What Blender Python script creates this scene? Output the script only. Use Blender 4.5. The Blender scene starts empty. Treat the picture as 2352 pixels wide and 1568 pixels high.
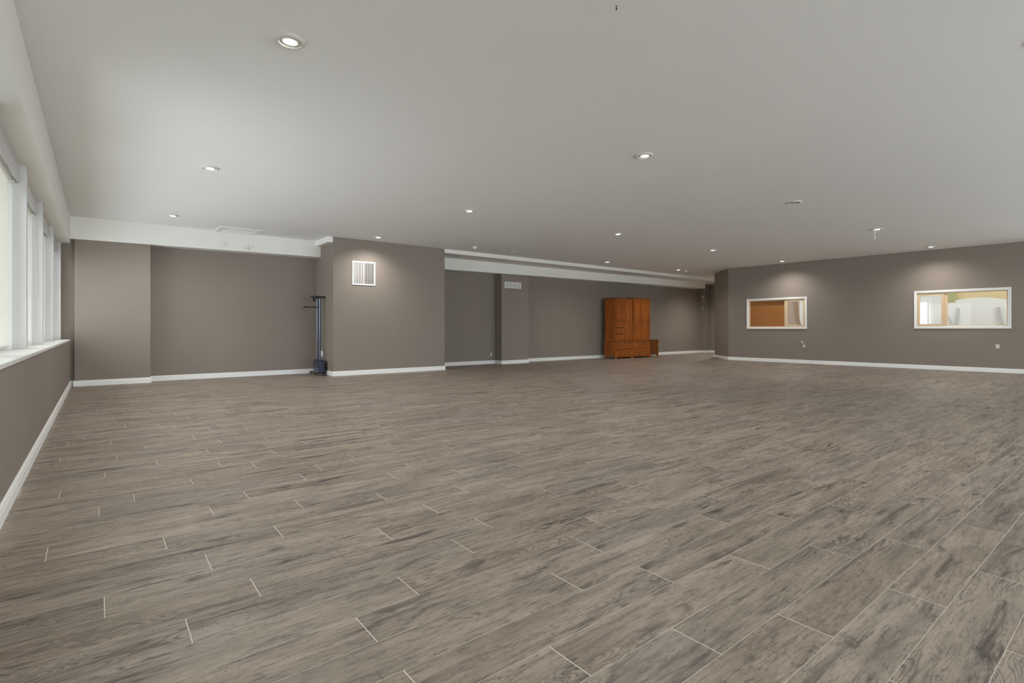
import bpy, bmesh, math, random
from mathutils import Vector, Matrix

# ------------------------------------------------------------------ camera, world, daylight, exposure
scene = bpy.context.scene
COL = scene.collection
CAM_H = 1.12
cam_d = bpy.data.cameras.new('camera')
cam_d.sensor_width = 36.0
cam_d.lens = 1197.0 / 2352.0 * 36.0
cam_d.shift_y = -29.1 / 2352.0
cam_d.clip_start = 0.05
cam_d.clip_end = 200
cam = bpy.data.objects.new('camera', cam_d)
cam.location = (0, 0, CAM_H)
cam.rotation_euler = (math.radians(90), 0, math.radians(-(90 - 51.65)))
COL.objects.link(cam)
scene.camera = cam

world = bpy.data.worlds.new('overcast_sky')
scene.world = world
world.use_nodes = True
WORLD_STRENGTH = 2.3
_wn, _wl = world.node_tree.nodes, world.node_tree.links
_wn['Background'].inputs[1].default_value = WORLD_STRENGTH
_tc = _wn.new('ShaderNodeTexCoord'); _sp = _wn.new('ShaderNodeSeparateXYZ'); _rp = _wn.new('ShaderNodeValToRGB')
_wl.new(_tc.outputs['Generated'], _sp.inputs[0])
_mr = _wn.new('ShaderNodeMapRange'); _mr.inputs[1].default_value = -.25; _mr.inputs[2].default_value = .25
_wl.new(_sp.outputs[2], _mr.inputs[0]); _wl.new(_mr.outputs[0], _rp.inputs[0]); _wl.new(_rp.outputs[0], _wn['Background'].inputs[0])
_rp.color_ramp.elements[0].color = (.30, .31, .31, 1)      # pale ground below the horizon
_rp.color_ramp.elements[1].color = (.84, .92, 1.0, 1)      # bright overcast sky

CEIL = 3.30          # ceiling height
SILL = 0.915         # window sill height, left wall
HEAD = 2.78          # underside of the beam over the left windows
POSTS = [-6.53, -4.56, -2.59, -0.62, 1.35, 3.32, 5.28, 7.25, 9.18, 11.2, 13.2]
DAY_BLIND = 25.0     # daylight past each drawn blind (W)
DAY_REAR_ADDED = 195.0    # lamp at each added window behind the camera (W)
DAY_RIGHT_ADDED = 100.0    # lamp at each added, unseen window of the right wall (W)
CAN_W = 120.0         # each recessed downlight (W)

def area(name, loc, rot, sx, sy, watts, color, spread=math.pi):
    d = bpy.data.lights.new(name, 'AREA')
    d.shape = 'RECTANGLE'; d.size = sx; d.size_y = sy
    d.energy = watts; d.color = color; d.spread = spread
    o = bpy.data.objects.new(name, d)
    o.location = loc; o.rotation_euler = rot
    COL.objects.link(o)
    return o

DAYCOL = (0.82, 0.905, 1.0)
# shaded windows in view: daylight that gets past the blinds
for k in range(6, 10):
    y0, y1 = POSTS[k] + .12, POSTS[k + 1] - .03
    area('window_daylight', (-.700, (y0 + y1) / 2, (SILL + 2.56) / 2), (0, math.radians(-90), 0), 1.5, y1 - y0 - .1, DAY_BLIND, DAYCOL, math.radians(125))
# unseen windows added behind the camera to even out the light
REAR_BAYS_ADDED = [(1.2, 4.2), (4.8, 7.8), (8.4, 11.4), (12.0, 15.0)]
for x0, x1 in REAR_BAYS_ADDED:
    area('window_daylight', ((x0 + x1) / 2, -6.90, 1.25), (math.radians(110), 0, 0), x1 - x0 - .1, 1.5, DAY_REAR_ADDED, DAYCOL)

# unseen right wall windows added for light, past the picture's right edge
RIGHT_BAYS_ADDED = [(10.4, 12.6), (13.0, 15.2)]
for s0, s1 in RIGHT_BAYS_ADDED:
    sm = (s0 + s1) / 2
    area('window_daylight_right', (17.84 + .0326 * sm - .06, 9.93 - .99947 * sm, 1.85), (0, math.radians(90), math.radians(1.87)), 1.5, s1 - s0 - .1, DAY_RIGHT_ADDED, DAYCOL)

vs = scene.view_settings
vs.view_transform = 'Standard'
vs.look = 'None'
vs.exposure = 0.09
vs.gamma = 1.0
vs.use_curve_mapping = False
try:
    scene.cycles.use_denoising = True
    scene.cycles.adaptive_threshold = .10
    scene.cycles.adaptive_min_samples = 16
    scene.cycles.max_bounces = 8
    scene.cycles.diffuse_bounces = 5
    scene.cycles.sample_clamp_indirect = 6.0
except Exception:
    pass

# ------------------------------------------------------------------ helpers
def lin(c):
    c /= 255.0
    return c / 12.92 if c <= .04045 else ((c + .055) / 1.055) ** 2.4
def rgb(r, g, b): return (lin(r), lin(g), lin(b), 1.0)

class MB:
    """collects shapes into one mesh"""
    def __init__(self): self.v = []; self.f = []; self.smooth = []
    def add(self, vs_, fs, smooth=False):
        n = len(self.v); self.v += [tuple(p) for p in vs_]
        for f in fs:
            self.f.append(tuple(i + n for i in f)); self.smooth.append(smooth)
        return self
    def box(self, x0, x1, y0, y1, z0, z1):
        if x0 > x1: x0, x1 = x1, x0
        if y0 > y1: y0, y1 = y1, y0
        if z0 > z1: z0, z1 = z1, z0
        return self.add([(x0,y0,z0),(x1,y0,z0),(x1,y1,z0),(x0,y1,z0),(x0,y0,z1),(x1,y0,z1),(x1,y1,z1),(x0,y1,z1)],
                        [(3,2,1,0),(4,5,6,7),(0,1,5,4),(1,2,6,5),(2,3,7,6),(3,0,4,7)])
    def cbox(self, x0, x1, y0, y1, z0, z1, b=.004):
        """box with all vertical and horizontal edges chamfered towards -y (front) face"""
        return self.add([(x0,y1,z0),(x1,y1,z0),(x1,y1,z1),(x0,y1,z1),
                         (x0,y0+b,z0),(x1,y0+b,z0),(x1,y0+b,z1),(x0,y0+b,z1),
                         (x0+b,y0,z0+b),(x1-b,y0,z0+b),(x1-b,y0,z1-b),(x0+b,y0,z1-b)],
                        [(0,3,2,1),(0,1,5,4),(1,2,6,5),(2,3,7,6),(3,0,4,7),(4,5,9,8),(5,6,10,9),(6,7,11,10),(7,4,8,11),(8,9,10,11)])
    def prism(self, poly, axis, a0, a1):
        """extrude a 2-D polygon along an axis: 'x' -> poly in (y,z), 'y' -> (x,z), 'z' -> (x,y)"""
        n = len(poly)
        def P(p, a): return {'x': (a, p[0], p[1]), 'y': (p[0], a, p[1]), 'z': (p[0], p[1], a)}[axis]
        vs_ = [P(p, a0) for p in poly] + [P(p, a1) for p in poly]
        fs = [tuple(range(n)), tuple(reversed(range(n, 2 * n)))]
        for i in range(n):
            j = (i + 1) % n
            fs.append((i, i + n, j + n, j))
        return self.add(vs_, fs)
    def lathe(self, prof, seg=32, origin=(0,0,0), axis='z', smooth=True):
        """prof: (r, h) along the axis"""
        vs_, fs = [], []
        ox, oy, oz = origin
        for r, h in prof:
            for k in range(seg):
                a = 2 * math.pi * k / seg
                p = {'z': (ox + r*math.cos(a), oy + r*math.sin(a), oz + h),
                     'y': (ox + r*math.cos(a), oy + h, oz + r*math.sin(a)),
                     'x': (ox + h, oy + r*math.cos(a), oz + r*math.sin(a))}[axis]
                vs_.append(p)
        for i in range(len(prof) - 1):
            for k in range(seg):
                k2 = (k + 1) % seg
                fs.append((i*seg + k, i*seg + k2, (i+1)*seg + k2, (i+1)*seg + k))
        if prof[0][0] > 1e-6: fs.append(tuple(reversed(range(seg))))
        if prof[-1][0] > 1e-6: fs.append(tuple(range((len(prof)-1)*seg, len(prof)*seg)))
        return self.add(vs_, fs, smooth)
    def tube(self, pts, r, seg=8, smooth=True):
        pts = [Vector(p) for p in pts]
        vs_, fs = [], []
        n = len(pts)
        for i, p in enumerate(pts):
            t = (pts[min(i+1, n-1)] - pts[max(i-1, 0)]).normalized()
            up = Vector((0,0,1)) if abs(t.z) < .9 else Vector((1,0,0))
            a = t.cross(up).normalized(); b = t.cross(a).normalized()
            for k in range(seg):
                an = 2*math.pi*k/seg
                vs_.append(tuple(p + a*r*math.cos(an) + b*r*math.sin(an)))
        for i in range(n-1):
            for k in range(seg):
                k2 = (k+1) % seg
                fs.append((i*seg+k, i*seg+k2, (i+1)*seg+k2, (i+1)*seg+k))
        fs.append(tuple(reversed(range(seg)))); fs.append(tuple(range((n-1)*seg, n*seg)))
        return self.add(vs_, fs, smooth)
    def build(self, name, mat, parent=None, loc=None, rotz=0, bevel=0):
        me = bpy.data.meshes.new(name)
        me.from_pydata(self.v, [], self.f)
        bm = bmesh.new(); bm.from_mesh(me)
        bmesh.ops.recalc_face_normals(bm, faces=bm.faces)
        bm.to_mesh(me); bm.free()
        for p, s in zip(me.polygons, self.smooth): p.use_smooth = s
        if any(self.smooth):
            try: me.set_sharp_from_angle(angle=math.radians(40))
            except Exception: pass
        me.materials.append(mat)
        o = bpy.data.objects.new(name, me)
        COL.objects.link(o)
        if parent: o.parent = parent
        if loc is not None: o.location = loc
        o.rotation_euler[2] = rotz
        if bevel:
            m = o.modifiers.new('bevel', 'BEVEL'); m.width = bevel; m.segments = 2; m.limit_method = 'ANGLE'
        return o

def thing(name, label, cat, loc=(0,0,0), rotz=0, group=None):
    o = bpy.data.objects.new(name, None); COL.objects.link(o)
    o.empty_display_size = .1
    o.location = loc; o.rotation_euler = (0, 0, rotz)
    return tag(o, label, cat, group)
def tag(o, label, cat, group=None):
    o['label'] = label; o['category'] = cat
    if group: o['group'] = group
    return o
def struct(o, label=None):
    o['kind'] = 'structure'
    if label: o['label'] = label
    return o

def sweep(poly, prof, closed_prof=True):
    """sweep a profile of (offset into the room, z) along a plan polyline; the room lies on the right of its direction"""
    n = len(poly); P = [Vector((p[0], p[1], 0)) for p in poly]
    mit = []
    for i in range(n):
        ns = []
        if i > 0:
            d = (P[i]-P[i-1]).normalized(); ns.append(Vector((d.y, -d.x, 0)))
        if i < n-1:
            d = (P[i+1]-P[i]).normalized(); ns.append(Vector((d.y, -d.x, 0)))
        if len(ns) == 1: mit.append(ns[0])
        else:
            m = ns[0] + ns[1]; mit.append(m * (2.0 / m.length_squared) if m.length_squared > .05 else ns[0])
    b = MB(); k = len(prof)
    vs_ = []
    for i in range(n):
        for off, z in prof:
            q = P[i] + mit[i]*off; vs_.append((q.x, q.y, z))
    fs = []
    for i in range(n-1):
        for j in range(k):
            j2 = (j+1) % k
            fs.append((i*k+j, i*k+j2, (i+1)*k+j2, (i+1)*k+j))
    fs.append(tuple(range(k))); fs.append(tuple(reversed(range((n-1)*k, n*k))))
    return b.add(vs_, fs)

# ------------------------------------------------------------------ materials
def newmat(name):
    m = bpy.data.materials.new(name); m.use_nodes = True
    nt = m.node_tree
    return m, nt, nt.nodes, nt.links, nt.nodes['Principled BSDF']
def plain(name, col, rough=.5, metal=0.0, spec=.5, var=.06, scale=9.0, bump=0.0, bscale=200.0):
    m, nt, N, L, B = newmat(name)
    B.inputs['Roughness'].default_value = rough; B.inputs['Metallic'].default_value = metal
    B.inputs['Specular IOR Level'].default_value = spec
    geo = N.new('ShaderNodeNewGeometry')
    nz = N.new('ShaderNodeTexNoise'); nz.inputs['Scale'].default_value = scale; nz.inputs['Detail'].default_value = 3
    L.new(geo.outputs['Position'], nz.inputs['Vector'])
    mx = N.new('ShaderNodeMix'); mx.data_type = 'RGBA'
    mx.inputs[6].default_value = tuple(c*(1-var) for c in col[:3]) + (1,)
    mx.inputs[7].default_value = tuple(min(1, c*(1+var)) for c in col[:3]) + (1,)
    L.new(nz.outputs['Fac'], mx.inputs[0]); L.new(mx.outputs[2], B.inputs['Base Color'])
    if bump:
        n2 = N.new('ShaderNodeTexNoise'); n2.inputs['Scale'].default_value = bscale; n2.inputs['Detail'].default_value = 2
        L.new(geo.outputs['Position'], n2.inputs['Vector'])
        bp = N.new('ShaderNodeBump'); bp.inputs['Strength'].default_value = bump; bp.inputs['Distance'].default_value = .004
        L.new(n2.outputs['Fac'], bp.inputs['Height']); L.new(bp.outputs['Normal'], B.inputs['Normal'])
    return m

def math_node(N, L, op, a, b=None, c=None):
    n = N.new('ShaderNodeMath'); n.operation = op
    for i, x in enumerate((a, b, c)):
        if x is None: continue
        if isinstance(x, (int, float)): n.inputs[i].default_value = x
        else: L.new(x, n.inputs[i])
    return n.outputs[0]
def noise(N, L, vec, sc, detail=3, rough=.5, dist=0):
    mp = N.new('ShaderNodeVectorMath'); mp.operation = 'MULTIPLY'
    L.new(vec, mp.inputs[0]); mp.inputs[1].default_value = sc
    nz = N.new('ShaderNodeTexNoise'); nz.inputs['Scale'].default_value = 1.0
    nz.inputs['Detail'].default_value = detail; nz.inputs['Roughness'].default_value = rough; nz.inputs['Distortion'].default_value = dist
    L.new(mp.outputs[0], nz.inputs['Vector'])
    return nz.outputs['Fac']
def smooth(N, L, x, a, b, o0=0.0, o1=1.0):
    m = N.new('ShaderNodeMapRange'); m.interpolation_type = 'SMOOTHSTEP'
    L.new(x, m.inputs[0])
    for i, v in zip((1,2,3,4), (a,b,o0,o1)): m.inputs[i].default_value = v
    return m.outputs[0]
def mixc(N, L, fac, a, b, mode='MIX'):
    m = N.new('ShaderNodeMix'); m.data_type = 'RGBA'; m.blend_type = mode
    if isinstance(fac, (int, float)): m.inputs[0].default_value = fac
    else: L.new(fac, m.inputs[0])
    for i, x in ((6, a), (7, b)):
        if isinstance(x, tuple): m.inputs[i].default_value = x
        else: L.new(x, m.inputs[i])
    return m.outputs[2]

def floor_tile_mat():
    m, nt, N, L, B = newmat('wood_look_tile')
    geo = N.new('ShaderNodeNewGeometry'); oi = N.new('ShaderNodeObjectInfo')
    r = math_node(N, L, 'FRACT', math_node(N, L, 'ADD', math_node(N, L, 'MULTIPLY', oi.outputs['Random'], 7.31), geo.outputs['Random Per Island']))
    r2 = math_node(N, L, 'FRACT', math_node(N, L, 'MULTIPLY', r, 17.77))
    r3 = math_node(N, L, 'FRACT', math_node(N, L, 'MULTIPLY', r, 53.3))
    off = N.new('ShaderNodeCombineXYZ')
    L.new(math_node(N, L, 'MULTIPLY', r, 41.0), off.inputs[0]); L.new(math_node(N, L, 'MULTIPLY', r2, 23.0), off.inputs[1]); L.new(math_node(N, L, 'MULTIPLY', r3, 9.0), off.inputs[2])
    av = N.new('ShaderNodeVectorMath'); av.operation = 'ADD'
    L.new(geo.outputs['Position'], av.inputs[0]); L.new(off.outputs[0], av.inputs[1])
    P = av.outputs[0]
    broad = noise(N, L, P, (1.7, 9.0, 1), 3, .55, .6)
    band = noise(N, L, P, (.9, 22.0, 1), 2, .5, .2)
    streak = noise(N, L, P, (5.5, 62.0, 1), 5, .62, 1.2)
    fine = noise(N, L, P, (22.0, 240.0, 1), 3, .6, .6)
    mott = noise(N, L, P, (14.0, 34.0, 2.0), 4, .65, .8)
    # cathedral figure: contour lines of a stretched field
    field = noise(N, L, P, (1.5, 9.5, 1), 2, .4, .35)
    rings = math_node(N, L, 'FRACT', math_node(N, L, 'MULTIPLY', field, 26.0))
    ringl = smooth(N, L, math_node(N, L, 'ABSOLUTE', math_node(N, L, 'SUBTRACT', rings, .5)), .0, .28, 1.0, 0.0)
    ringm = smooth(N, L, noise(N, L, P, (1.3, 5.0, 3.1), 2, .5, 0), .47, .66)
    # smoky knots
    knot = smooth(N, L, noise(N, L, P, (2.3, 13.0, 7.7), 5, .62, .5), .54, .72)
    # short saw marks and pitting
    pit = smooth(N, L, noise(N, L, P, (40.0, 70.0, 5.0), 3, .6, 0), .60, .72)
    pitm = smooth(N, L, noise(N, L, P, (2.4, 9.0, 11.3), 2, .5, 0), .48, .64)
    saw = smooth(N, L, noise(N, L, P, (95.0, 7.0, 2.0), 2, .5, 0), .60, .75)
    light, mid, dark, deep = rgb(165, 151, 136), rgb(134, 122, 109), rgb(93, 84, 76), rgb(56, 50, 45)
    c = mixc(N, L, smooth(N, L, broad, .28, .72), mid, light)
    c = mixc(N, L, smooth(N, L, band, .50, .80, 0, .75), c, dark)
    c = mixc(N, L, smooth(N, L, streak, .48, .72, 0, .75), c, dark)
    c = mixc(N, L, smooth(N, L, streak, .48, .25, 0, .45), c, light)
    c = mixc(N, L, smooth(N, L, fine, .52, .72, 0, .5), c, deep)
    c = mixc(N, L, math_node(N, L, 'MULTIPLY', math_node(N, L, 'MULTIPLY', ringl, ringm), .62), c, deep)
    c = mixc(N, L, smooth(N, L, mott, .52, .74, 0, .36), c, deep)
    c = mixc(N, L, smooth(N, L, mott, .48, .30, 0, .30), c, light)
    c = mixc(N, L, math_node(N, L, 'MULTIPLY', knot, .85), c, deep)
    c = mixc(N, L, math_node(N, L, 'MULTIPLY', math_node(N, L, 'MULTIPLY', pit, pitm), .9), c, deep)
    c = mixc(N, L, math_node(N, L, 'MULTIPLY', math_node(N, L, 'MULTIPLY', saw, pitm), .40), c, deep)
    # tone from tile to tile
    tone = N.new('ShaderNodeHueSaturation')
    L.new(c, tone.inputs['Color'])
    L.new(math_node(N, L, 'ADD', .93, math_node(N, L, 'MULTIPLY', r3, .16)), tone.inputs['Value'])
    L.new(math_node(N, L, 'ADD', .95, math_node(N, L, 'MULTIPLY', r2, .15)), tone.inputs['Saturation'])
    L.new(tone.outputs[0], B.inputs['Base Color'])
    B.inputs['Specular IOR Level'].default_value = .34
    L.new(math_node(N, L, 'ADD', .32, math_node(N, L, 'MULTIPLY', streak, .18)), B.inputs['Roughness'])
    bp = N.new('ShaderNodeBump'); bp.inputs['Strength'].default_value = .12; bp.inputs['Distance'].default_value = .002
    L.new(streak, bp.inputs['Height']); L.new(bp.outputs['Normal'], B.inputs['Normal'])
    return m

def pine_mat(name, dark=1.0):
    m, nt, N, L, B = newmat(name)
    tc = N.new('ShaderNodeTexCoord'); oi = N.new('ShaderNodeObjectInfo'); geo = N.new('ShaderNodeNewGeometry')
    off = N.new('ShaderNodeCombineXYZ')
    for i, k in enumerate((13.0, 7.0, 29.0)): L.new(math_node(N, L, 'MULTIPLY', oi.outputs['Random'], k), off.inputs[i])
    av = N.new('ShaderNodeVectorMath'); av.operation = 'ADD'
    L.new(geo.outputs['Position'], av.inputs[0]); L.new(off.outputs[0], av.inputs[1]); P = av.outputs[0]
    g1 = noise(N, L, P, (16, 16, 1.2), 3, .5, 1.0)
    g2 = noise(N, L, P, (70, 70, 3.0), 3, .5, .4)
    kn = smooth(N, L, noise(N, L, P, (9, 9, 5), 1, .4, 0), .70, .80)
    c = mixc(N, L, smooth(N, L, g1, .3, .7), rgb(172*dark, 98*dark, 34*dark), rgb(136*dark, 69*dark, 19*dark))
    c = mixc(N, L, smooth(N, L, g2, .5, .8, 0, .5), c, rgb(104*dark, 46*dark, 12*dark))
    c = mixc(N, L, math_node(N, L, 'MULTIPLY', kn, .75), c, rgb(58, 24, 8))
    L.new(c, B.inputs['Base Color']); B.inputs['Roughness'].default_value = .38
    B.inputs['Specular IOR Level'].default_value = .4
    return m

def emit_mat(name, col, strength):
    m, nt, N, L, B = newmat(name)
    B.inputs['Base Color'].default_value = col
    B.inputs['Emission Color'].default_value = col; B.inputs['Emission Strength'].default_value = strength
    B.inputs['Roughness'].default_value = .4
    return m
def glass_mat(name, gloss=.03):
    m, nt, N, L, B = newmat(name)
    N.remove(B)
    out = N['Material Output']
    t = N.new('ShaderNodeBsdfTransparent'); t.inputs[0].default_value = (.96, .98, .97, 1)
    g = N.new('ShaderNodeBsdfGlossy'); g.inputs['Roughness'].default_value = .02
    mx = N.new('ShaderNodeMixShader'); mx.inputs[0].default_value = gloss
    L.new(t.outputs[0], mx.inputs[1]); L.new(g.outputs[0], mx.inputs[2]); L.new(mx.outputs[0], out.inputs[0])
    return m
def blind_mat():
    m, nt, N, L, B = newmat('blind_fabric')
    geo = N.new('ShaderNodeNewGeometry')
    w = noise(N, L, geo.outputs['Position'], (40, 400, 400), 2, .5, 0)
    c = mixc(N, L, w, rgb(242, 238, 230), rgb(251, 248, 242))
    out = N['Material Output']
    d = N.new('ShaderNodeBsdfDiffuse'); t = N.new('ShaderNodeBsdfTranslucent')
    L.new(c, d.inputs[0]); L.new(c, t.inputs[0])
    mx = N.new('ShaderNodeMixShader'); mx.inputs[0].default_value = .62
    L.new(d.outputs[0], mx.inputs[1]); L.new(t.outputs[0], mx.inputs[2]); L.new(mx.outputs[0], out.inputs[0])
    N.remove(B)
    return m

def soffit_stained_mat(base):
    """white paint with two grey scuffed patches below the ceiling grille"""
    m, nt, N, L, B = newmat('scuffed_white_paint')
    B.inputs['Roughness'].default_value = .6
    geo = N.new('ShaderNodeNewGeometry'); P = geo.outputs['Position']
    tot = None
    for (cx, cz, rx, rz, amt) in ((2.20, 3.03, .15, .12, .45), (2.72, 2.99, .18, .12, .7)):
        s = N.new('ShaderNodeVectorMath'); s.operation = 'SUBTRACT'; L.new(P, s.inputs[0]); s.inputs[1].default_value = (cx, 13.18, cz)
        k = N.new('ShaderNodeVectorMath'); k.operation = 'MULTIPLY'; L.new(s.outputs[0], k.inputs[0]); k.inputs[1].default_value = (1/rx, 0, 1/rz)
        ln = N.new('ShaderNodeVectorMath'); ln.operation = 'LENGTH'; L.new(k.outputs[0], ln.inputs[0])
        f = math_node(N, L, 'MULTIPLY', smooth(N, L, ln.outputs['Value'], 0.0, 1.0, 1, 0), amt)
        tot = f if tot is None else math_node(N, L, 'ADD', tot, f)
    sp = smooth(N, L, noise(N, L, P, (15, 15, 20), 4, .65, .2), .40, .75)
    c = mixc(N, L, math_node(N, L, 'MULTIPLY', tot, sp), base, rgb(105, 100, 92))
    L.new(c, B.inputs['Base Color'])
    return m

WHITE = rgb(226, 224, 217)
M_ceil = plain('ceiling_paint', rgb(242, 242, 239), .75, var=.02, scale=.6, bump=.35, bscale=140, spec=.3)
M_soff = plain('soffit_paint', rgb(236, 234, 227), .6, var=.02, scale=1.5, spec=.3)
M_soff_st = soffit_stained_mat(rgb(236, 234, 227))
M_wall = plain('taupe_wall_paint', rgb(138, 128, 117), .6, var=.035, scale=1.2, bump=.08, bscale=160, spec=.3)
M_trim = plain('white_trim_paint', rgb(238, 237, 232), .4, var=.015)
M_sill = plain('white_sill_paint', rgb(224, 222, 216), .35, var=.015)
M_post = plain('window_post_paint', rgb(206, 204, 202), .45, var=.015)
M_grout = plain('grout', rgb(212, 205, 190), .85, var=.05, scale=20)
M_tile = floor_tile_mat()
M_pine = pine_mat('stained_pine')
M_pine_dk = pine_mat('dark_stained_pine', .72)
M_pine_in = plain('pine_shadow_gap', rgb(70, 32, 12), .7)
M_lamp_on = emit_mat('lit_lamp', (1.0, .95, .86, 1), 14.0)
M_lamp_off = plain('unlit_lamp_glass', rgb(190, 188, 182), .25)
M_ring = plain('downlight_white', rgb(214, 210, 200), .4, var=.01)
M_ring_in = plain('downlight_gimbal', rgb(232, 228, 218), .35, var=.01)
M_dark = plain('dark_void', rgb(52, 47, 43), .8)
M_black = plain('black_metal', rgb(24, 24, 26), .45, spec=.4)
M_navy = plain('navy_steel', rgb(34, 46, 70), .35, spec=.5)
M_chrome = plain('brushed_rod', rgb(150, 160, 178), .3, metal=.9)
M_brown = plain('brown_foot', rgb(86, 74, 66), .5)
M_cable = plain('cable_beige', rgb(170, 140, 110), .5)
M_plate = plain('outlet_plastic', rgb(190, 182, 172), .4, var=.01)
M_wood_lt = plain('light_maple', rgb(216, 190, 152), .45, var=.06, scale=14)
M_board = plain('brown_hardboard', rgb(176, 112, 56), .55, var=.12, scale=1.6)
M_glass = glass_mat('window_glass')
M_glass2 = glass_mat('interior_glass', .008)
M_blind = blind_mat()
M_rail = plain('blind_rail', rgb(222, 220, 214), .35)
M_red = plain('alarm_red', rgb(120, 36, 32), .4)

# ------------------------------------------------------------------ plan of the room
BACK_L = [(-1.10, 13.30), (-.385, 13.30), (-.385, 13.2), (.83, 13.2), (.83, 13.53), (4.33, 13.53)]
BACK_M = [(4.33, 13.53), (4.33, 12.29), (7.38, 12.29), (7.38, 13.53)]
BACK_R = [(7.38, 13.53), (10.0, 13.53), (10.0, 13.17), (11.12, 13.17), (11.12, 13.56), (22.1, 13.72), (22.1, 13.43), (22.53, 13.43), (22.53, 11.1)]
CORNER = [(22.53, 11.1), (18.91, 11.1), (17.84, 9.93)]
RA, RB = Vector((17.84, 9.93, 0)), Vector((18.09, 2.27, 0))
RT = (RB - RA).normalized(); R_ROT = math.atan2(RT.y, RT.x)
R_LEN = 17.0
RE = RA + RT * R_LEN

def wall_profile(h=CEIL, t=.16): return [(0, 0), (0, h), (-t, h), (-t, 0)]
struct(sweep(BACK_L, wall_profile()).build('wall_back_left', M_wall), 'taupe back wall with a shallow pilaster by the windows')
struct(sweep(BACK_M, wall_profile()).build('wall_back_middle', M_wall), 'taupe boxed-out wall section with a louvred vent')
struct(sweep(BACK_R, wall_profile()).build('wall_back_right', M_wall), 'long taupe back wall behind the wardrobes')
struct(sweep(CORNER, wall_profile()).build('wall_corner', M_wall), 'taupe angled wall corner by the passage')
# right wall: slab with two window openings
WIN1 = (.668, 2.64, 1.114, 2.16)
WIN2 = (5.438, 7.434, 1.125, 2.178)
def hole_wall(L, H, t, holes):
    b = MB()
    xs = sorted({0, L} | {h[0] for h in holes} | {h[1] for h in holes})
    for a, c in zip(xs, xs[1:]):
        hs = [h for h in holes if h[0] <= a + 1e-6 and h[1] >= c - 1e-6]
        if not hs: b.box(a, c, 0, t, 0, H)
        else:
            b.box(a, c, 0, t, 0, hs[0][2]); b.box(a, c, 0, t, hs[0][3], H)
    return b
CAS = .062
def opening(w): return (w[0] + CAS, w[1] - CAS, w[2] + CAS, w[3] - CAS)
struct(hole_wall(R_LEN, CEIL, .16, [opening(WIN1), opening(WIN2)] + [(a, c, 1.0, 2.7) for a, c in RIGHT_BAYS_ADDED]).build('wall_right', M_wall, loc=tuple(RA), rotz=R_ROT), 'long taupe right wall with two interior windows')
# wall behind the camera with openings for the windows added there
b = MB()
xs = [-.85, *sum(([a, c] for a, c in REAR_BAYS_ADDED), []), RE.x + .2]
for i in range(0, len(xs) - 1):
    if i % 2 == 0: b.box(xs[i], xs[i+1], -7.16, -7.0, 0, CEIL)
    else:
        b.box(xs[i], xs[i+1], -7.16, -7.0, 0, .9); b.box(xs[i], xs[i+1], -7.16, -7.0, 2.6, CEIL)
struct(b.build('wall_front', M_wall), 'taupe wall with windows behind the camera')
# left wall: low wall with sill
struct(MB().box(-.85, -.45, -7.0, 13.14, 0, SILL - .03).build('wall_left', M_wall), 'low taupe wall under the window sill')
sill = MB().box(-.85, -.442, -7.0, 13.16, SILL - .03, SILL).build('window_sill', M_sill, bevel=.004)
sill.parent = bpy.data.objects['wall_left']
# beam over the left windows
struct(MB().box(-.95, -.45, -7.0, 13.30, HEAD, CEIL).build('trim_1', M_soff), 'white boxed beam above the left windows')
# beam over the back left wall (its lower edge is not quite level)
b = MB()
b.add([(-.46, 13.185, 2.862), (4.33, 13.185, 2.912), (4.33, 13.53, 2.912), (-.46, 13.53, 2.862),
       (-.46, 13.185, CEIL), (4.33, 13.185, CEIL), (4.33, 13.53, CEIL), (-.46, 13.53, CEIL)],
      [(3,2,1,0),(4,5,6,7),(0,1,5,4),(1,2,6,5),(2,3,7,6),(3,0,4,7)])
t2 = struct(b.build('trim_2', M_soff_st), 'white boxed beam with scuff marks along the back left wall')
# torn strip of joint tape under that beam
MB().add([(3.845, 13.205, 2.915), (3.875, 13.21, 2.915), (3.862, 13.24, 2.80), (3.847, 13.208, 2.915), (3.877, 13.214, 2.915), (3.864, 13.243, 2.80)],
         [(0,1,2), (5,4,3), (0,3,4,1), (1,4,5,2), (2,5,3,0)]).build('torn_tape', plain('torn_tape_grey', rgb(160, 152, 142), .7), parent=t2)
# small duct box at the ceiling beside the boxed-out wall
struct(MB().box(4.205, 4.33, 12.30, 13.19, 3.165, CEIL).build('trim_3', M_trim, bevel=.004), 'short white bulkhead at the ceiling')
# stepped beam over the back right wall
b = MB().box(7.38, 22.53, 12.305, 13.75, 3.195, CEIL)
struct(b.build('trim_4', M_soff), 'shallow white ceiling step along the back right wall')
b = MB()
zl, zr, xr = 2.853, 2.962, 21.63
b.add([(7.38, 13.155, zl), (xr, 13.155, zr), (xr, 13.75, zr), (7.38, 13.75, zl),
       (7.38, 13.155, 3.195), (xr, 13.155, 3.195), (xr, 13.75, 3.195), (7.38, 13.75, 3.195)],
      [(3,2,1,0),(4,5,6,7),(0,1,5,4),(1,2,6,5),(2,3,7,6),(3,0,4,7)])
struct(b.build('trim_5', M_soff), 'deep white beam on the back right wall')
# ceiling slab
struct(MB().box(-.95, 23.0, -7.16, 14.0, CEIL, CEIL + .15).build('ceiling', M_ceil), 'white textured ceiling')

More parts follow.
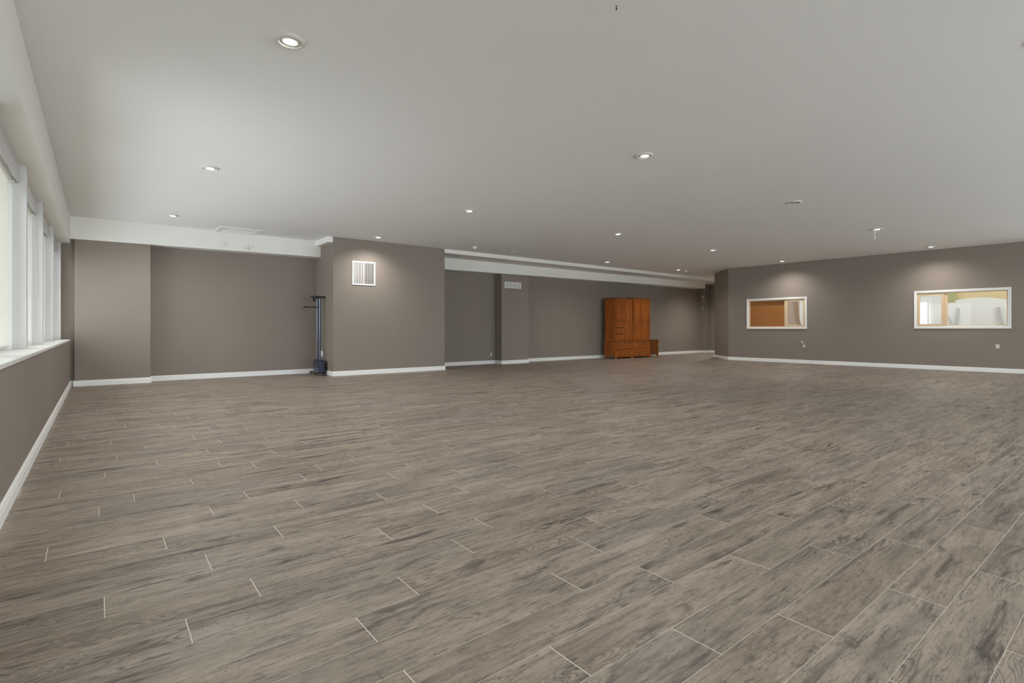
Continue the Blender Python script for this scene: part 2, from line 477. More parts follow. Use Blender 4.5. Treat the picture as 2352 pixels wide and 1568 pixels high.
# baseboards
BB = [(0, 0), (.016, 0), (.016, .074), (.013, .078), (.013, .084), (.0145, .088), (.0145, .097), (.008, .108), (0, .110)]
BB = list(reversed(BB))
def bb(name, poly, label): struct(sweep(poly, BB).build(name, M_trim), label)
bb('baseboard_left', [(-.45, -6.98), (-.45, 13.28)], 'white baseboard under the windows')
bb('baseboard_back_left', [(-.45, 13.30)] + BACK_L[1:], 'white baseboard of the back left wall')
bb('baseboard_back_middle', BACK_M, 'white baseboard around the boxed-out wall')
bb('baseboard_back_right', BACK_R, 'white baseboard of the back right wall')
bb('baseboard_right', CORNER + [(RE.x, RE.y)], 'white baseboard of the right wall')

# ------------------------------------------------------------------ tiled floor
TW, TL, TY0, GAP, GAPY, TH = .2007, 1.207, .1565, .0036, .0014, .008
OFFS = {0:2.481,1:1.978,2:2.672,3:2.089,4:1.679,5:1.244,6:.782,7:1.623,8:.78,9:1.055,10:.26,11:.53,12:.015,13:.41,14:.775,15:.268,16:1.0,17:.54,18:.775,19:1.204,
        20:1.385,21:.53,22:.995,23:.78,24:1.24,25:.375,26:.775,27:1.326,28:.942,29:1.54,30:.765,31:1.295,33:1.08}
floor = struct(MB().box(-1.1, 23.0, -7.16, 14.0, -.2, -.00035).build('floor', M_grout), 'floor of grey-brown wood-look plank tiles with pale grout')
random.seed(11)
def tile_shape(x0, x1, y0, y1):
    c, z1, zb = .0006, 0.0, -TH
    return ([(x0,y0,zb),(x1,y0,zb),(x1,y1,zb),(x0,y1,zb),(x0,y0,z1-c*.6),(x1,y0,z1-c*.6),(x1,y1,z1-c*.6),(x0,y1,z1-c*.6),
             (x0+c,y0+c,z1),(x1-c,y0+c,z1),(x1-c,y1-c,z1),(x0+c,y1-c,z1)],
            [(0,1,5,4),(1,2,6,5),(2,3,7,6),(3,0,4,7),(4,5,9,8),(5,6,10,9),(6,7,11,10),(7,4,8,11),(8,9,10,11)])
tiles = []
r0, r1 = int((-7.0 - TY0)//TW), int((13.75 - TY0)//TW) + 1
cs, sn = math.cos(math.radians(51.65)), math.sin(math.radians(51.65))
for r in range(r0, r1):
    y0, y1 = TY0 + r*TW + GAPY/2, TY0 + (r+1)*TW - GAPY/2
    xmax = 22.6 if y1 > 10.9 else 18.7
    o = OFFS.get(r, random.random()*TL) % TL
    k = int((-.5 - o)//TL)
    while True:
        a, c = o + k*TL + GAP/2, o + (k+1)*TL - GAP/2
        k += 1
        if c < -.45: continue
        if a > xmax: break
        full = True
        if a < -.47: a = -.47; full = False
        if c > xmax: c = xmax; full = False
        # how large the tile shows in the picture
        mx, my = (a+c)/2, (y0+y1)/2
        d = mx*cs + my*sn; lat = (mx*sn - my*cs)
        vis = d > .4 and abs(lat/d) < 1.15 and 1.12/d*1197 < 980
        size = (c-a)*(y1-y0)/d**3 if vis else 0
        tiles.append([size, full, a, c, y0, y1])
cand = sorted([t for t in tiles if t[1] and t[0] > 0], key=lambda t: -t[0])[:298]
chosen = set(id(t) for t in cand)
hl, hw = (TL-GAP)/2, (TW-GAPY)/2
proto = MB().add(*tile_shape(-hl, hl, -hw, hw)).build('floor_tile', M_tile, parent=floor)
for i, t in enumerate(cand):
    o = proto if i == 0 else proto.copy()
    if i: COL.objects.link(o); o.parent = floor
    o.location = ((t[2]+t[3])/2, (t[4]+t[5])/2, 0)
b = MB()
for t in tiles:
    if id(t) not in chosen: b.add(*tile_shape(*t[2:6]))
field = b.build('floor_tile_field', M_tile, parent=floor)
field['kind'] = 'stuff'

# ------------------------------------------------------------------ left windows: frames, posts, blinds
for k in range(len(POSTS) - 1):  # bays beside and behind the camera are unseen, added for their daylight
    y0, y1 = POSTS[k] + .09, POSTS[k+1]
    w = struct(MB().box(-.80, -.745, y0, y0+.04, SILL, HEAD).box(-.80, -.745, y1-.04, y1, SILL, HEAD)
               .box(-.80, -.745, y0+.04, y1-.04, SILL, SILL+.05).box(-.80, -.745, y0+.04, y1-.04, HEAD-.05, HEAD)
               .build('window_%d' % (k+1), M_trim), 'white framed window of the left wall')
    MB().box(-.776, -.770, y0+.035, y1-.035, SILL+.045, HEAD-.045).build('pane', M_glass, parent=w)
for k in range(len(POSTS)):
    y = POSTS[k]
    p = MB().box(-.69, -.585, y, y+.09, SILL, HEAD).build('window_post', M_post, bevel=.003)
    MB().box(-.80, -.69, y+.012, y+.078, SILL, HEAD).build('jamb', M_trim, parent=p)
    p.name = 'trim_%d' % (6 + k); struct(p, 'pale grey post between the left windows')
BL = {6: 'roller blind drawn down in the window nearest the left edge',
      7: 'roller blind with hanging chain loop in the second window from the left edge',
      8: 'roller blind in the third window from the left edge',
      9: 'roller blind in the farthest window, beside the corner pilaster'}
for k in range(6, 10):
    y0, y1 = POSTS[k] + .10, POSTS[k+1] - .008
    t = thing('roller_blind', 'cream ' + BL[k], 'blind', (-.70, (y0+y1)/2, SILL), 0, 'roller blinds of the left windows')
    hy = (y1-y0)/2
    # valance board hung under the beam
    MB().box(.045, .064, -hy, hy, 2.598-SILL, HEAD-SILL-.001).build('valance', M_post, parent=t, bevel=.002)
    MB().lathe([(.024, -hy+.03), (.024, hy-.035)], 20, (-.005, 0, 2.63-SILL), 'y').build('roller_tube', M_rail, parent=t)
    for s in (-1, 1):
        MB().box(-.03, .03, s*(hy-.012), s*(hy-.022), 2.59-SILL, 2.70-SILL).build('bracket', M_rail, parent=t)
    bot = .03
    MB().box(-.0205, -.0192, -hy+.035, hy-.045, bot, 2.63-SILL).build('fabric', M_blind, parent=t)
    MB().lathe([(.010, -hy+.035), (.010, hy-.045)], 12, (-.020, 0, bot), 'y').build('bottom_rail', M_rail, parent=t)
    # bead chain loop at the far side
    if k != 7: continue
    zt, zb_ = 2.63-SILL, 1.55-SILL
    pts = [(.012, hy-.018, zt), (.012, hy-.018, zb_+.05)] + [(.012 + .02 - .02*math.cos(a), hy-.018, zb_+.05-.05*math.sin(a)) for a in [math.pi*i/8 for i in range(1, 8)]] + [(.052, hy-.018, zb_+.05), (.03, hy-.018, zt)]
    MB().tube(pts, .0025, 6).build('chain', M_trim, parent=t)
# unseen rear windows, added as daylight sources
for i, (x0, x1) in enumerate(REAR_BAYS_ADDED):
    w = struct(MB().box(x0, x1, -7.12, -7.04, .9, .96).box(x0, x1, -7.12, -7.04, 2.54, 2.6).box(x0, x0+.06, -7.12, -7.04, .96, 2.54).box(x1-.06, x1, -7.12, -7.04, .96, 2.54)
               .box((x0+x1)/2-.03, (x0+x1)/2+.03, -7.12, -7.04, .96, 2.54).build('window_%d' % (20+i), M_trim), 'white framed window behind the camera')
    MB().box(x0+.05, x1-.05, -7.083, -7.077, .95, 2.55).build('pane', M_glass, parent=w)

for i, (a, c) in enumerate(RIGHT_BAYS_ADDED):
    w = struct(MB().box(a, c, .02, .10, 1.0, 1.06).box(a, c, .02, .10, 2.64, 2.7).box(a, a+.06, .02, .10, 1.06, 2.64).box(c-.06, c, .02, .10, 1.06, 2.64)
               .build('window_%d' % (26+i), M_trim, loc=tuple(RA), rotz=R_ROT), 'white framed window of the right wall behind the camera')
    MB().box(a+.05, c-.05, .057, .063, 1.05, 2.65).build('pane', M_glass, parent=w)

# ------------------------------------------------------------------ interior windows of the right wall
def frame_ring(b, x0, x1, z0, z1, w, y0, y1):
    b.box(x0, x1, y0, y1, z0, z0+w); b.box(x0, x1, y0, y1, z1-w, z1)
    b.box(x0, x0+w, y0, y1, z0+w, z1-w); b.box(x1-w, x1, y0, y1, z0+w, z1-w); return b
def interior_window(n, W, sash, mull, label):
    x0, x1, z0, z1 = W
    root = bpy.data.objects.new('window_%d' % n, None); COL.objects.link(root)
    root.location = RA; root.rotation_euler = (0, 0, R_ROT); struct(root, label)
    # white casing with a stepped profile, mitred as four boards
    c = CAS
    for nm, (a, d, e, f) in {'casing': (x0, x1, z0, z0+c), 'casing ': (x0, x1, z1-c, z1), 'casing  ': (x0, x0+c, z0+c, z1-c), 'casing   ': (x1-c, x1, z0+c, z1-c)}.items():
        MB().cbox(a, d, -.018, 0, e, f, .005).build('casing', M_trim, parent=root)
    bd = frame_ring(MB(), x0+.008, x1-.008, z0+.008, z1-.008, .022, -.025, -.017)
    bd.build('casing_bead', M_trim, parent=root)
    # jamb lining inside the opening
    frame_ring(MB(), x0+c-.012, x1-c+.012, z0+c-.012, z1-c+.012, .016, -.010, .16).build('jamb', M_trim, parent=root)
    i0, i1, j0, j1 = x0+c+.004, x1-c-.004, z0+c+.004, z1-c-.004
    # thin maple frame around the whole unit
    frame_ring(MB(), i0, i1, j0, j1, .022, .045, .12).build('window_frame', M_wood_lt, parent=root)
    MB().box(mull[0], mull[1], .035, .12, j0+.02, j1-.02).build('mullion', M_wood_lt, parent=root, bevel=.003)
    s0, s1 = sash
    s = frame_ring(MB(), s0, s1, j0+.006, j1-.006, .062, .015, .06).build('sash', M_wood_lt, parent=root, bevel=.003)
    MB().box(s0+.055, s1-.055, .035, .041, j0+.06, j1-.06).build('pane', M_glass2, parent=s)
    return root, (i0+.02, i1-.02, j0+.02, j1-.02)
w1, in1 = interior_window(30, WIN1, (1.955, 2.57), (1.92, 1.955), 'white cased interior window backed with a brown board')
MB().box(in1[0]-.005, 1.925, .078, .084, in1[2]-.005, in1[3]+.005).build('fixed_pane', M_glass2, parent=w1)
bo = MB().box(in1[0]-.003, 1.925, .094, .100, in1[2]-.003, in1[3]+.003).build('hardboard_sheet', M_board, loc=tuple(RA), rotz=R_ROT)
tag(bo, 'brown hardboard sheet filling the left pane of the interior window near the corner', 'board')
w2, in2 = interior_window(31, WIN2, (5.508, 6.10), (6.10, 6.165), 'white cased interior window looking into a bright room')
MB().box(6.16, in2[1]+.005, .078, .084, in2[2]-.005, in2[3]+.005).build('fixed_pane', M_glass2, parent=w2)

# ------------------------------------------------------------------ the lit room seen through the interior windows
M_r_white = plain('side_room_white', rgb(232, 232, 230), .6, var=.02)
M_r_beige = plain('side_room_beige', rgb(186, 168, 152), .6, var=.03)
M_r_tan = plain('side_room_tan', rgb(206, 184, 140), .6, var=.05)
M_r_olive = plain('side_room_olive', rgb(168, 166, 122), .6, var=.03)
M_r_grey = plain('side_room_grey', rgb(196, 194, 192), .6, var=.02)
M_r_brown = plain('side_room_band', rgb(158, 132, 110), .6, var=.03)
struct(MB().box(18.30, 21.6, .6, 10.9, -.2, 0).build('floor_2', M_r_beige), 'pale floor of the side room')
struct(MB().box(21.5, 21.6, .6, 9.02, 0, CEIL).build('wall_side_room', M_r_white), 'white far wall of the side room')
struct(MB().box(21.5, 21.6, 9.02, 10.9, 0, CEIL).build('wall_side_room_left', M_r_beige), 'beige far wall of the side room')
struct(MB().box(18.30, 21.6, .5, .6, 0, CEIL).box(18.85, 21.6, 10.8, 10.9, 0, CEIL).build('wall_side_room_ends', M_r_white), 'white end walls of the side room')
area('side_room_ceiling_light', (19.3, 3.4, 3.25), (0, 0, 0), 1.6, 4.2, 118, (.92, .96, 1.0))  # unseen area lamps added to brighten the side room
area('side_room_ceiling_light', (19.6, 8.6, 3.25), (0, 0, 0), 1.2, 2.0, 62, (.95, .97, 1.0))
# arched tan valance hanging across the side room
poly = [(2.2, 3.0), (4.95, 3.0)]
arc = []
for i in range(25):
    y = 4.13 - 1.93*i/24
    u = (y - 3.42)/.72
    z = 2.02 - .14*(1-math.cos(min(abs(u), 1.9)*math.pi/2*.9))*.95 if abs(u) < 1.9 else 1.78
    arc.append((y, max(z, 1.80)))
o = MB().prism([(4.13, 3.0)] + arc + [(2.2, 3.0)], 'x', 19.62, 19.68).build('arched_valance', M_r_tan)
tag(o, 'tan arched valance seen through the right-hand interior window', 'valance')
o = MB().box(19.50, 19.60, 3.90, 4.12, 1.885, 3.0).build('olive_panel', M_r_olive)
tag(o, 'olive green panel at the left end of the arched valance', 'panel')
# curved ribs on the far wall
def rib(pts, w, mat, label, x=21.40):
    b = MB(); n = len(pts)
    vs_ = []
    for y, z in pts:
        vs_ += [(x, y-w/2, z), (x, y+w/2, z), (x+.09, y+w/2, z), (x+.09, y-w/2, z)]
    fs = []
    for i in range(n-1):
        for j in range(4):
            fs.append((i*4+j, i*4+(j+1) % 4, (i+1)*4+(j+1) % 4, (i+1)*4+j))
    fs += [(0,1,2,3), (4*n-1, 4*n-2, 4*n-3, 4*n-4)]
    o = b.add(vs_, fs).build('curved_rib', mat); tag(o, label, 'rib', 'curved ribs in the side room'); return o
def curve(y0, y1, z0, z1, p, n=14): return [(y0 + (y1-y0)*(i/n)**p, z0 + (z1-z0)*i/n) for i in range(n+1)]
rib(curve(4.22, 4.38, 1.78, .95, 2.2), .07, M_r_grey, 'grey curved rib left of centre behind the right-hand interior window')
rib(curve(4.48, 4.28, 1.60, .95, .8), .06, M_r_grey, 'grey rib slanting across the lower left of the fixed pane', 21.30)
rib(curve(3.27, 3.06, 1.78, .95, 1.8), .07, M_r_grey, 'grey curved rib at the right behind the right-hand interior window')
rib(curve(9.16, 8.94, 2.30, 1.05, 1.8), .09, M_r_brown, 'brown curved rib behind the sash of the interior window near the corner')
# bright window of the side room
o = MB().box(21.46, 21.49, 4.98, 5.22, 1.0, 1.98).build('window_40', emit_mat('bright_sky_pane', (.96, .98, 1, 1), 1.6)); struct(o, 'bright daylit window of the side room')
frame_ring(MB(), 0, .30, .97, 2.05, .03, 0, .04).build('window_frame', M_r_white, parent=o, loc=(21.44, 4.95, 0), rotz=math.radians(90))

# ------------------------------------------------------------------ recessed downlights
def ring_mesh(prof): return MB().lathe(prof, 40)
mesh_trim = [(.076, -.004), (.080, -.013), (.086, -.016), (.098, -.013), (.106, -.004), (.106, .004), (.076, .004)]
def downlight(x, y, label, lit=True, tilt=0.0, power=1.0):
    t = thing('recessed_downlight', label, 'downlight', (x, y, CEIL - .004), 0, 'lit recessed downlights' if lit else 'unlit recessed downlights')
    b = MB(); seg = 40
    prof = mesh_trim
    vs_, fs = [], []
    for r, h in prof:
        for k in range(seg): vs_.append((r*math.cos(2*math.pi*k/seg), r*math.sin(2*math.pi*k/seg), h))
    n = len(prof)
    for i in range(n):
        i2 = (i+1) % n
        for k in range(seg):
            k2 = (k+1) % seg; fs.append((i*seg+k, i*seg+k2, i2*seg+k2, i2*seg+k))
    b.add(vs_, fs, True).build('trim_ring', M_ring, parent=t)
    g = MB().lathe([(.0, -.003), (.05, -.004), (.052, -.010), (.068, -.008), (.074, -.002), (.074, .003)], 40).build('gimbal', M_ring_in if lit else M_dark, parent=t)
    if tilt: g.rotation_euler = (tilt, tilt*.6, 0)
    MB().lathe([(.0, -.0105), (.036, -.0105), (.046, -.0085), (.046, -.004)], 32).build('lamp', M_lamp_on if lit else M_lamp_off, parent=g)
    if lit:
        d = bpy.data.lights.new('downlight_beam', 'SPOT')
        d.energy = CAN_W*power; d.spot_size = math.radians(150); d.spot_blend = 1.0; d.shadow_soft_size = .05; d.color = (1.0, .965, .94)
        o = bpy.data.objects.new('downlight_beam', d); COL.objects.link(o); o.parent = t; o.location = (0, 0, -.03)
    return t
DL = [
 (1.13, 4.13, 'large lit recessed downlight closest to the camera, upper left of the ceiling'),
 (1.17, 8.07, 'lit recessed downlight in the middle of the row beside the left windows'),
 (1.10, 11.90, 'lit recessed downlight nearest the back left corner, left of the ceiling grille'),
 (5.20, 11.70, 'lit recessed downlight just in front of the boxed-out wall, above the square vent'),
 (5.35, 8.03, 'lit recessed downlight in open ceiling, centre of the picture'),
 (5.37, 4.10, 'lit recessed downlight in open ceiling right of centre, second largest in view'),
 (9.33, 7.87, 'lit recessed downlight straight above the wardrobes in the picture, nearer of two'),
 (13.30, 7.86, 'lit recessed downlight above the gap between wardrobes and wall corner'),
 (12.96, 11.38, 'lit recessed downlight beside the ceiling step, left above the wardrobes'),
 (16.74, 11.27, 'lit recessed downlight next to the small detector near the passage'),
 (17.19, 7.75, 'lit recessed downlight close to the right wall above the brown-board window'),
 (17.27, 3.94, 'lit recessed downlight close to the right wall above the window with arched view'),
 (13.32, 3.98, 'lit recessed downlight with a pull cord hanging beside it'),
]
for i, (x, y, l) in enumerate(DL):
    downlight(x, y, l, True, .06 if i == 0 else 0.0)
downlight(9.37, 4.01, 'unlit recessed downlight in open ceiling towards the right', False)
downlight(9.26, 11.60, 'unlit recessed downlight beside the ceiling step, right of the cone-shaped detector', False)
downlight(5.58, .56, 'lit recessed downlight glowing at the right edge of the picture', True, power=.5)
downlight(1.15, .25, 'lit recessed downlight overhead, next in the row beside the left windows', True, power=.4)  # out of view, added to lift the near left floor

downlight(20.6, 11.75, 'lit recessed downlight in the passage behind the angled wall corner', True, power=2.6)

# pull cord with ring
t = thing('hanging_pull', 'white pull cord with a ring hanging from the ceiling at right', 'cord', (13.20, 3.98, CEIL - .02))
MB().tube([(0, 0, .02), (-.01, 0, -.03), (-.018, .0, -.08), (-.018, 0, -.17)], .005, 8).build('cord', M_trim, parent=t)
MB().tube([(-.018 + .018*math.sin(a), 0, -.19 + .024*math.cos(a)) for a in [2*math.pi*i/16 for i in range(17)]], .006, 8).build('ring', M_trim, parent=t)

# detectors
t = thing('smoke_detector', 'white cone-shaped detector on the ceiling above the back right beam', 'detector', (7.82, 11.48, CEIL))
MB().lathe([(.060, 0), (.058, -.012)], 24).build('base', M_trim, parent=t)
MB().lathe([(.052, -.012), (.040, -.035), (.020, -.055), (.012, -.060), (0, -.060)], 24).build('sensor', M_trim, parent=t)
t = thing('smoke_detector', 'tiny white detector on the ceiling near the passage', 'detector', (17.19, 11.25, CEIL))
MB().lathe([(.062, 0), (.060, -.012)], 24).build('base', M_trim, parent=t)
MB().lathe([(.052, -.012), (.038, -.045), (.018, -.065), (0, -.067)], 24).build('sensor', M_trim, parent=t)
# hook screwed into the ceiling
t = thing('ceiling_hook', 'tiny black screw hook in the ceiling at the top edge', 'hook', (2.74, 2.325, CEIL))
MB().lathe([(.006, 0), (.004, -.002), (.0022, -.003), (.0022, -.016)], 12).build('shank', M_black, parent=t)
MB().lathe([(0, -.0155), (.005, -.017), (.0055, -.021), (.0035, -.025), (0, -.026)], 12).build('head', M_black, parent=t)

# ceiling return-air grille
t = thing('ceiling_grille', 'white square return-air grille in the ceiling near the back left beam', 'grille', (2.41, 12.82, CEIL))
for (a, c, d, e) in ((-.41, -.30, -.34, .34), (.31, .41, -.34, .34), (-.30, .31, -.34, -.28), (-.30, .31, .28, .34)):
    MB().box(a, c, d, e, -.018, .0).build('frame', M_ceil, parent=t, bevel=.004)
MB().box(-.30, .31, -.28, .28, -.008, 0).build('backing', M_ceil, parent=t)
for i in range(7):
    y = -.24 + i*.08
    MB().add([(-.30, y-.030, -.0125), (.31, y-.030, -.0125), (.31, y+.030, -.0085), (-.30, y+.030, -.0085),
              (-.30, y-.030, -.008), (.31, y-.030, -.008), (.31, y+.030, -.008), (-.30, y+.030, -.008)],
             [(3,2,1,0),(4,5,6,7),(0,1,5,4),(1,2,6,5),(2,3,7,6),(3,0,4,7)]).build('slat', M_ceil, parent=t)

# ------------------------------------------------------------------ wall vents, outlets, devices
t = thing('wall_vent', 'large square white vent grille high on the boxed-out wall', 'vent', (5.085, 12.29, 2.478))
hw_, hh = .296, .292
for (a, c, e, f) in ((-hw_, hw_, hh-.034, hh), (-hw_, hw_, -hh, -hh+.034), (-hw_, -hw_+.034, -hh+.034, hh-.034), (hw_-.034, hw_, -hh+.034, hh-.034)):
    MB().cbox(a, c, -.016, 0, e, f, .006).build('frame', M_trim, parent=t)
MB().box(-.263, .263, -.003, -.001, -.259, .259).build('backing', M_dark, parent=t)
MB().box(-.004, .010, -.014, -.003, -.259, .259).build('centre_bar', M_trim, parent=t)
b = MB()
for i in range(25):
    x = -.254 + i*.0212
    s = .5 if x < 0 else -.5
    b.add([(x-.0045, -.012, -.259), (x+.0045+.004*s, -.003, -.259), (x+.0065+.004*s, -.003, -.259), (x-.0025, -.012, -.259),
           (x-.0045, -.012, .259), (x+.0045+.004*s, -.003, .259), (x+.0065+.004*s, -.003, .259), (x-.0025, -.012, .259)],
          [(0,1,2,3),(7,6,5,4),(0,4,5,1),(1,5,6,2),(2,6,7,3),(3,7,4,0)])
for i in range(20): b.box(-.262, .262, -.0045, -.0032, -.250+i*.0263-.0009, -.250+i*.0263+.0009)
o = b.build('louvres', M_trim, parent=t); o['kind'] = 'stuff'

t = thing('wall_vent', 'long narrow white vent register under the back right beam', 'vent', (10.453, 13.17, 2.525))
for (a, c, e, f) in ((-.338, .338, .078, .098), (-.338, .338, -.098, -.078), (-.338, -.312, -.078, .078), (.312, .338, -.078, .078)):
    MB().cbox(a, c, -.014, 0, e, f, .004).build('frame', M_trim, parent=t)
MB().box(-.312, .312, -.003, -.001, -.078, .078).build('backing', M_dark, parent=t)
for x in (-.156, 0, .156): MB().box(x-.006, x+.006, -.013, -.003, -.078, .078).build('divider', M_trim, parent=t)
b = MB()
for i in range(12): b.box(-.312, .312, -.011, -.003, -.072+i*.0131-.0042, -.072+i*.0131+.0042)
o = b.build('louvres', M_soff, parent=t); o['kind'] = 'stuff'

def outlet(loc, rotz, label, w=.076, h=.118):
    t = thing('wall_outlet', label, 'outlet', loc, rotz)
    MB().cbox(-w/2, w/2, -.006, 0, -h/2, h/2, .003).build('cover_plate', M_plate, parent=t)
    for s in (-1, 1):
        sk = MB().lathe([(.0165, -.0085), (.0165, -.005)], 20, (0, 0, s*.0215), 'y').build('socket', M_trim, parent=t)
        MB().box(-.0075, -.0050, -.0092, -.0080, s*.0215-.004, s*.0215+.007).box(.0050, .0075, -.0092, -.0080, s*.0215-.004, s*.0215+.007).build('slots', M_dark, parent=sk)
    return t
outlet((9.842, 13.53, .302), 0, 'grey wall outlet low on the wall left of the narrow pilaster')
P = RA + RT*7.178
outlet((P.x, P.y, .666), R_ROT, 'grey wall outlet under the right-hand interior window', .088, .112)
P = RA + RT*2.545
t = outlet((P.x, P.y, .565), R_ROT, 'wall outlet with a plugged-in white adapter below the brown-board window', .085, .10)
t = thing('plug_adapter', 'white night-light adapter plugged in above the outlet below the brown-board window', 'adapter', (P.x, P.y, .63), R_ROT)
MB().lathe([(0, -.040), (.030, -.038), (.042, -.028), (.044, -.008), (.040, -.007)], 24, (-.045, 0, .045), 'y').build('body', M_plate, parent=t)
MB().box(-.045, -.005, -.025, -.008, -.03, .02).build('neck', M_plate, parent=t, bevel=.004)
MB().tube([(.035, -.012, .04), (.040, -.014, .01), (.03, -.012, -.03)], .006, 8).build('lead', M_plate, parent=t)

# passage wall devices (face -x at x = 22.1)
t = thing('fire_alarm', 'white fire alarm sounder with red lens on the passage wall', 'alarm', (22.1, 13.565, 2.55), math.radians(-90))
MB().cbox(-.065, .065, -.03, 0, -.11, .115, .02).build('housing', M_plate, parent=t)
MB().lathe([(0, -.06), (.03, -.055), (.045, -.035), (.047, -.028)], 24, (.0, 0, -.035), 'y').build('lens', M_red, parent=t)
t = thing('thermostat', 'small pale thermostat on the passage wall', 'thermostat', (22.1, 13.573, 2.085), math.radians(-90))
MB().cbox(-.035, .035, -.02, 0, -.07, .07, .006).build('housing', M_plate, parent=t)
MB().box(-.02, .02, -.022, -.019, .005, .045).build('dial_window', M_dark, parent=t)
t = thing('pull_station', 'small red fire alarm pull station on the passage wall', 'alarm', (22.1, 13.57, 1.362), math.radians(-90))
MB().cbox(-.045, .045, -.035, 0, -.062, .062, .008).build('housing', M_red, parent=t)
MB().cbox(-.03, .03, -.045, -.034, -.02, .015, .003).build('handle', M_trim, parent=t)
# dot on the angled wall
o = thing('wall_button', 'tiny round pale button on the angled wall corner', 'button', (18.25, 10.377, 1.92), math.atan2(9.93-11.1, 17.84-18.91))
MB().lathe([(0, -.012), (.014, -.010), (.02, -.004), (.02, 0)], 16, (0, 0, 0), 'y').build('cap', M_plate, parent=o)
MB().lathe([(.028, -.004), (.028, 0)], 16, (0, 0, 0), 'y').build('rosette', M_plate, parent=o)

# ------------------------------------------------------------------ lat pull-down machine
t = thing('pulldown_machine', 'tall slim cable pulldown machine with navy weight stack beside the boxed-out wall', 'exercise machine', (4.19, 12.86, 0))
def loc(x, y, z=0): return (x-4.19, y-12.86, z)
MB().box(-.035, .035, -.30, .58, .008, .052).build('base_beam', M_brown, parent=t, bevel=.004)
for y in (-.31, .58): MB().box(-.04, .04, y-.02, y+.02, 0, .058).build('end_cap', M_black, parent=t, bevel=.004)
MB().box(-.10, .10, .02, .07, .0, .045).build('cross_foot', M_brown, parent=t, bevel=.003)
for k in range(7):
    z0 = .085 + k*.0365
    p = MB().cbox(-.075, .070, -.21, .21, z0, z0+.031, .004).build('weight_plate', M_navy, parent=t)
    MB().box(-.0765, -.0745, -.17, .17, z0+.009, z0+.021).build('plate_edge', M_chrome, parent=p)
MB().box(-.06, .06, -.15, .15, .345, .372).build('top_plate', M_navy, parent=t, bevel=.004)
MB().box(-.035, .035, -.20, .20, .052, .085).build('stack_rest', M_black, parent=t)
for y in (-.085, .085):
    MB().lathe([(.0125, .05), (.0125, 1.88)], 16, (0, y, 0)).build('guide_rod', M_navy, parent=t)
    MB().lathe([(.0065, .372), (.0065, 1.86)], 12, (-.020, y-.002, 0)).build('chrome_rod', M_chrome, parent=t)
MB().lathe([(.006, .372), (.006, 1.85)], 10, (.0, 0, 0)).build('lift_cable', M_black, parent=t)
MB().box(-.205, .125, -.035, .035, 1.885, 1.915).build('top_arm', M_black, parent=t, bevel=.004)
MB().box(-.06, .04, -.11, .11, 1.855, 1.885).build('rod_cap', M_black, parent=t, bevel=.003)
pl = MB().lathe([(.018, -.010), (.044, -.012), (.044, -.008), (.036, -.003), (.036, .003), (.044, .008), (.044, .012), (.018, .010), (.018, -.010)], 28, (-.125, -.02, 1.825), 'y').build('pulley', M_black, parent=t)
MB().lathe([(.010, -.016), (.010, .016)], 12, (-.125, -.02, 1.825), 'y').build('axle', M_chrome, parent=pl)
for y in (-.045, -.002): MB().box(-.145, -.105, y, y+.007, 1.82, 1.886).build('pulley_bracket', M_black, parent=t)
MB().tube([(-.168, -.02, 1.825), (-.168, -.02, 1.668)], .004, 8).build('bar_cable', M_cable, parent=t)
MB().tube([(-.168, -.02, 1.672), (-.168, -.02, 1.645)], .009, 8).build('clip', M_black, parent=t)
hb = MB().tube([(-.375, -.02, 1.645), (.035, -.02, 1.638)], .0115, 12).build('handle_bar', M_black, parent=t)
for x in (-.375, -.02): MB().tube([(x, -.02, 1.6448), (x+.055, -.02, 1.644)], .0165, 12).build('grip', M_black, parent=hb)
# round cover on the side of the boxed-out wall
t = thing('round_cover', 'small round white cover on the wall just behind the weight stack', 'cover', (4.33, 13.10, .50), math.radians(-90))
MB().lathe([(0, -.022), (.05, -.018), (.075, -.006), (.078, 0)], 28, (0, 0, 0), 'y').build('cap', M_trim, parent=t)
MB().lathe([(.084, -.003), (.084, 0)], 28, (0, 0, 0), 'y').build('rim', M_trim, parent=t)

# ------------------------------------------------------------------ pine furniture
def knob(parent, x, z, y, r=.017, mat=None):
    MB().lathe([(.0, -.034), (r*.7, -.032), (r, -.024), (r*.8, -.015), (r*.4, -.010), (r*.55, 0)], 16, (x, y, z), 'y').build('knob', mat or M_pine_dk, parent=parent)
def door(parent, x0, x1, z0, z1, y, splits, fw=.062, mat=None, knobat=None):
    """framed door: stiles and rails with recessed panels"""
    mat = mat or M_pine
    b = MB(); th = .022
    b.cbox(x0, x0+fw, y-th, y, z0, z1, .003); b.cbox(x1-fw, x1, y-th, y, z0, z1, .003)
    rails = [z0] + splits + [z1]
    zs = []
    b.cbox(x0+fw, x1-fw, y-th, y, z0, z0+fw, .003); b.cbox(x0+fw, x1-fw, y-th, y, z1-fw, z1, .003)
    for s in splits: b.cbox(x0+fw, x1-fw, y-th, y, s-fw/2, s+fw/2, .003)
    d = b.build('door', mat, parent=parent)
    edges = [z0+fw] + sum(([s-fw/2, s+fw/2] for s in splits), []) + [z1-fw]
    for a, c in zip(edges[::2], edges[1::2]):
        MB().add(*panel(x0+fw, x1-fw, a, c, y)).build('panel', mat, parent=d)
    if knobat: knob(d, knobat[0], knobat[1], y-th)
    return d
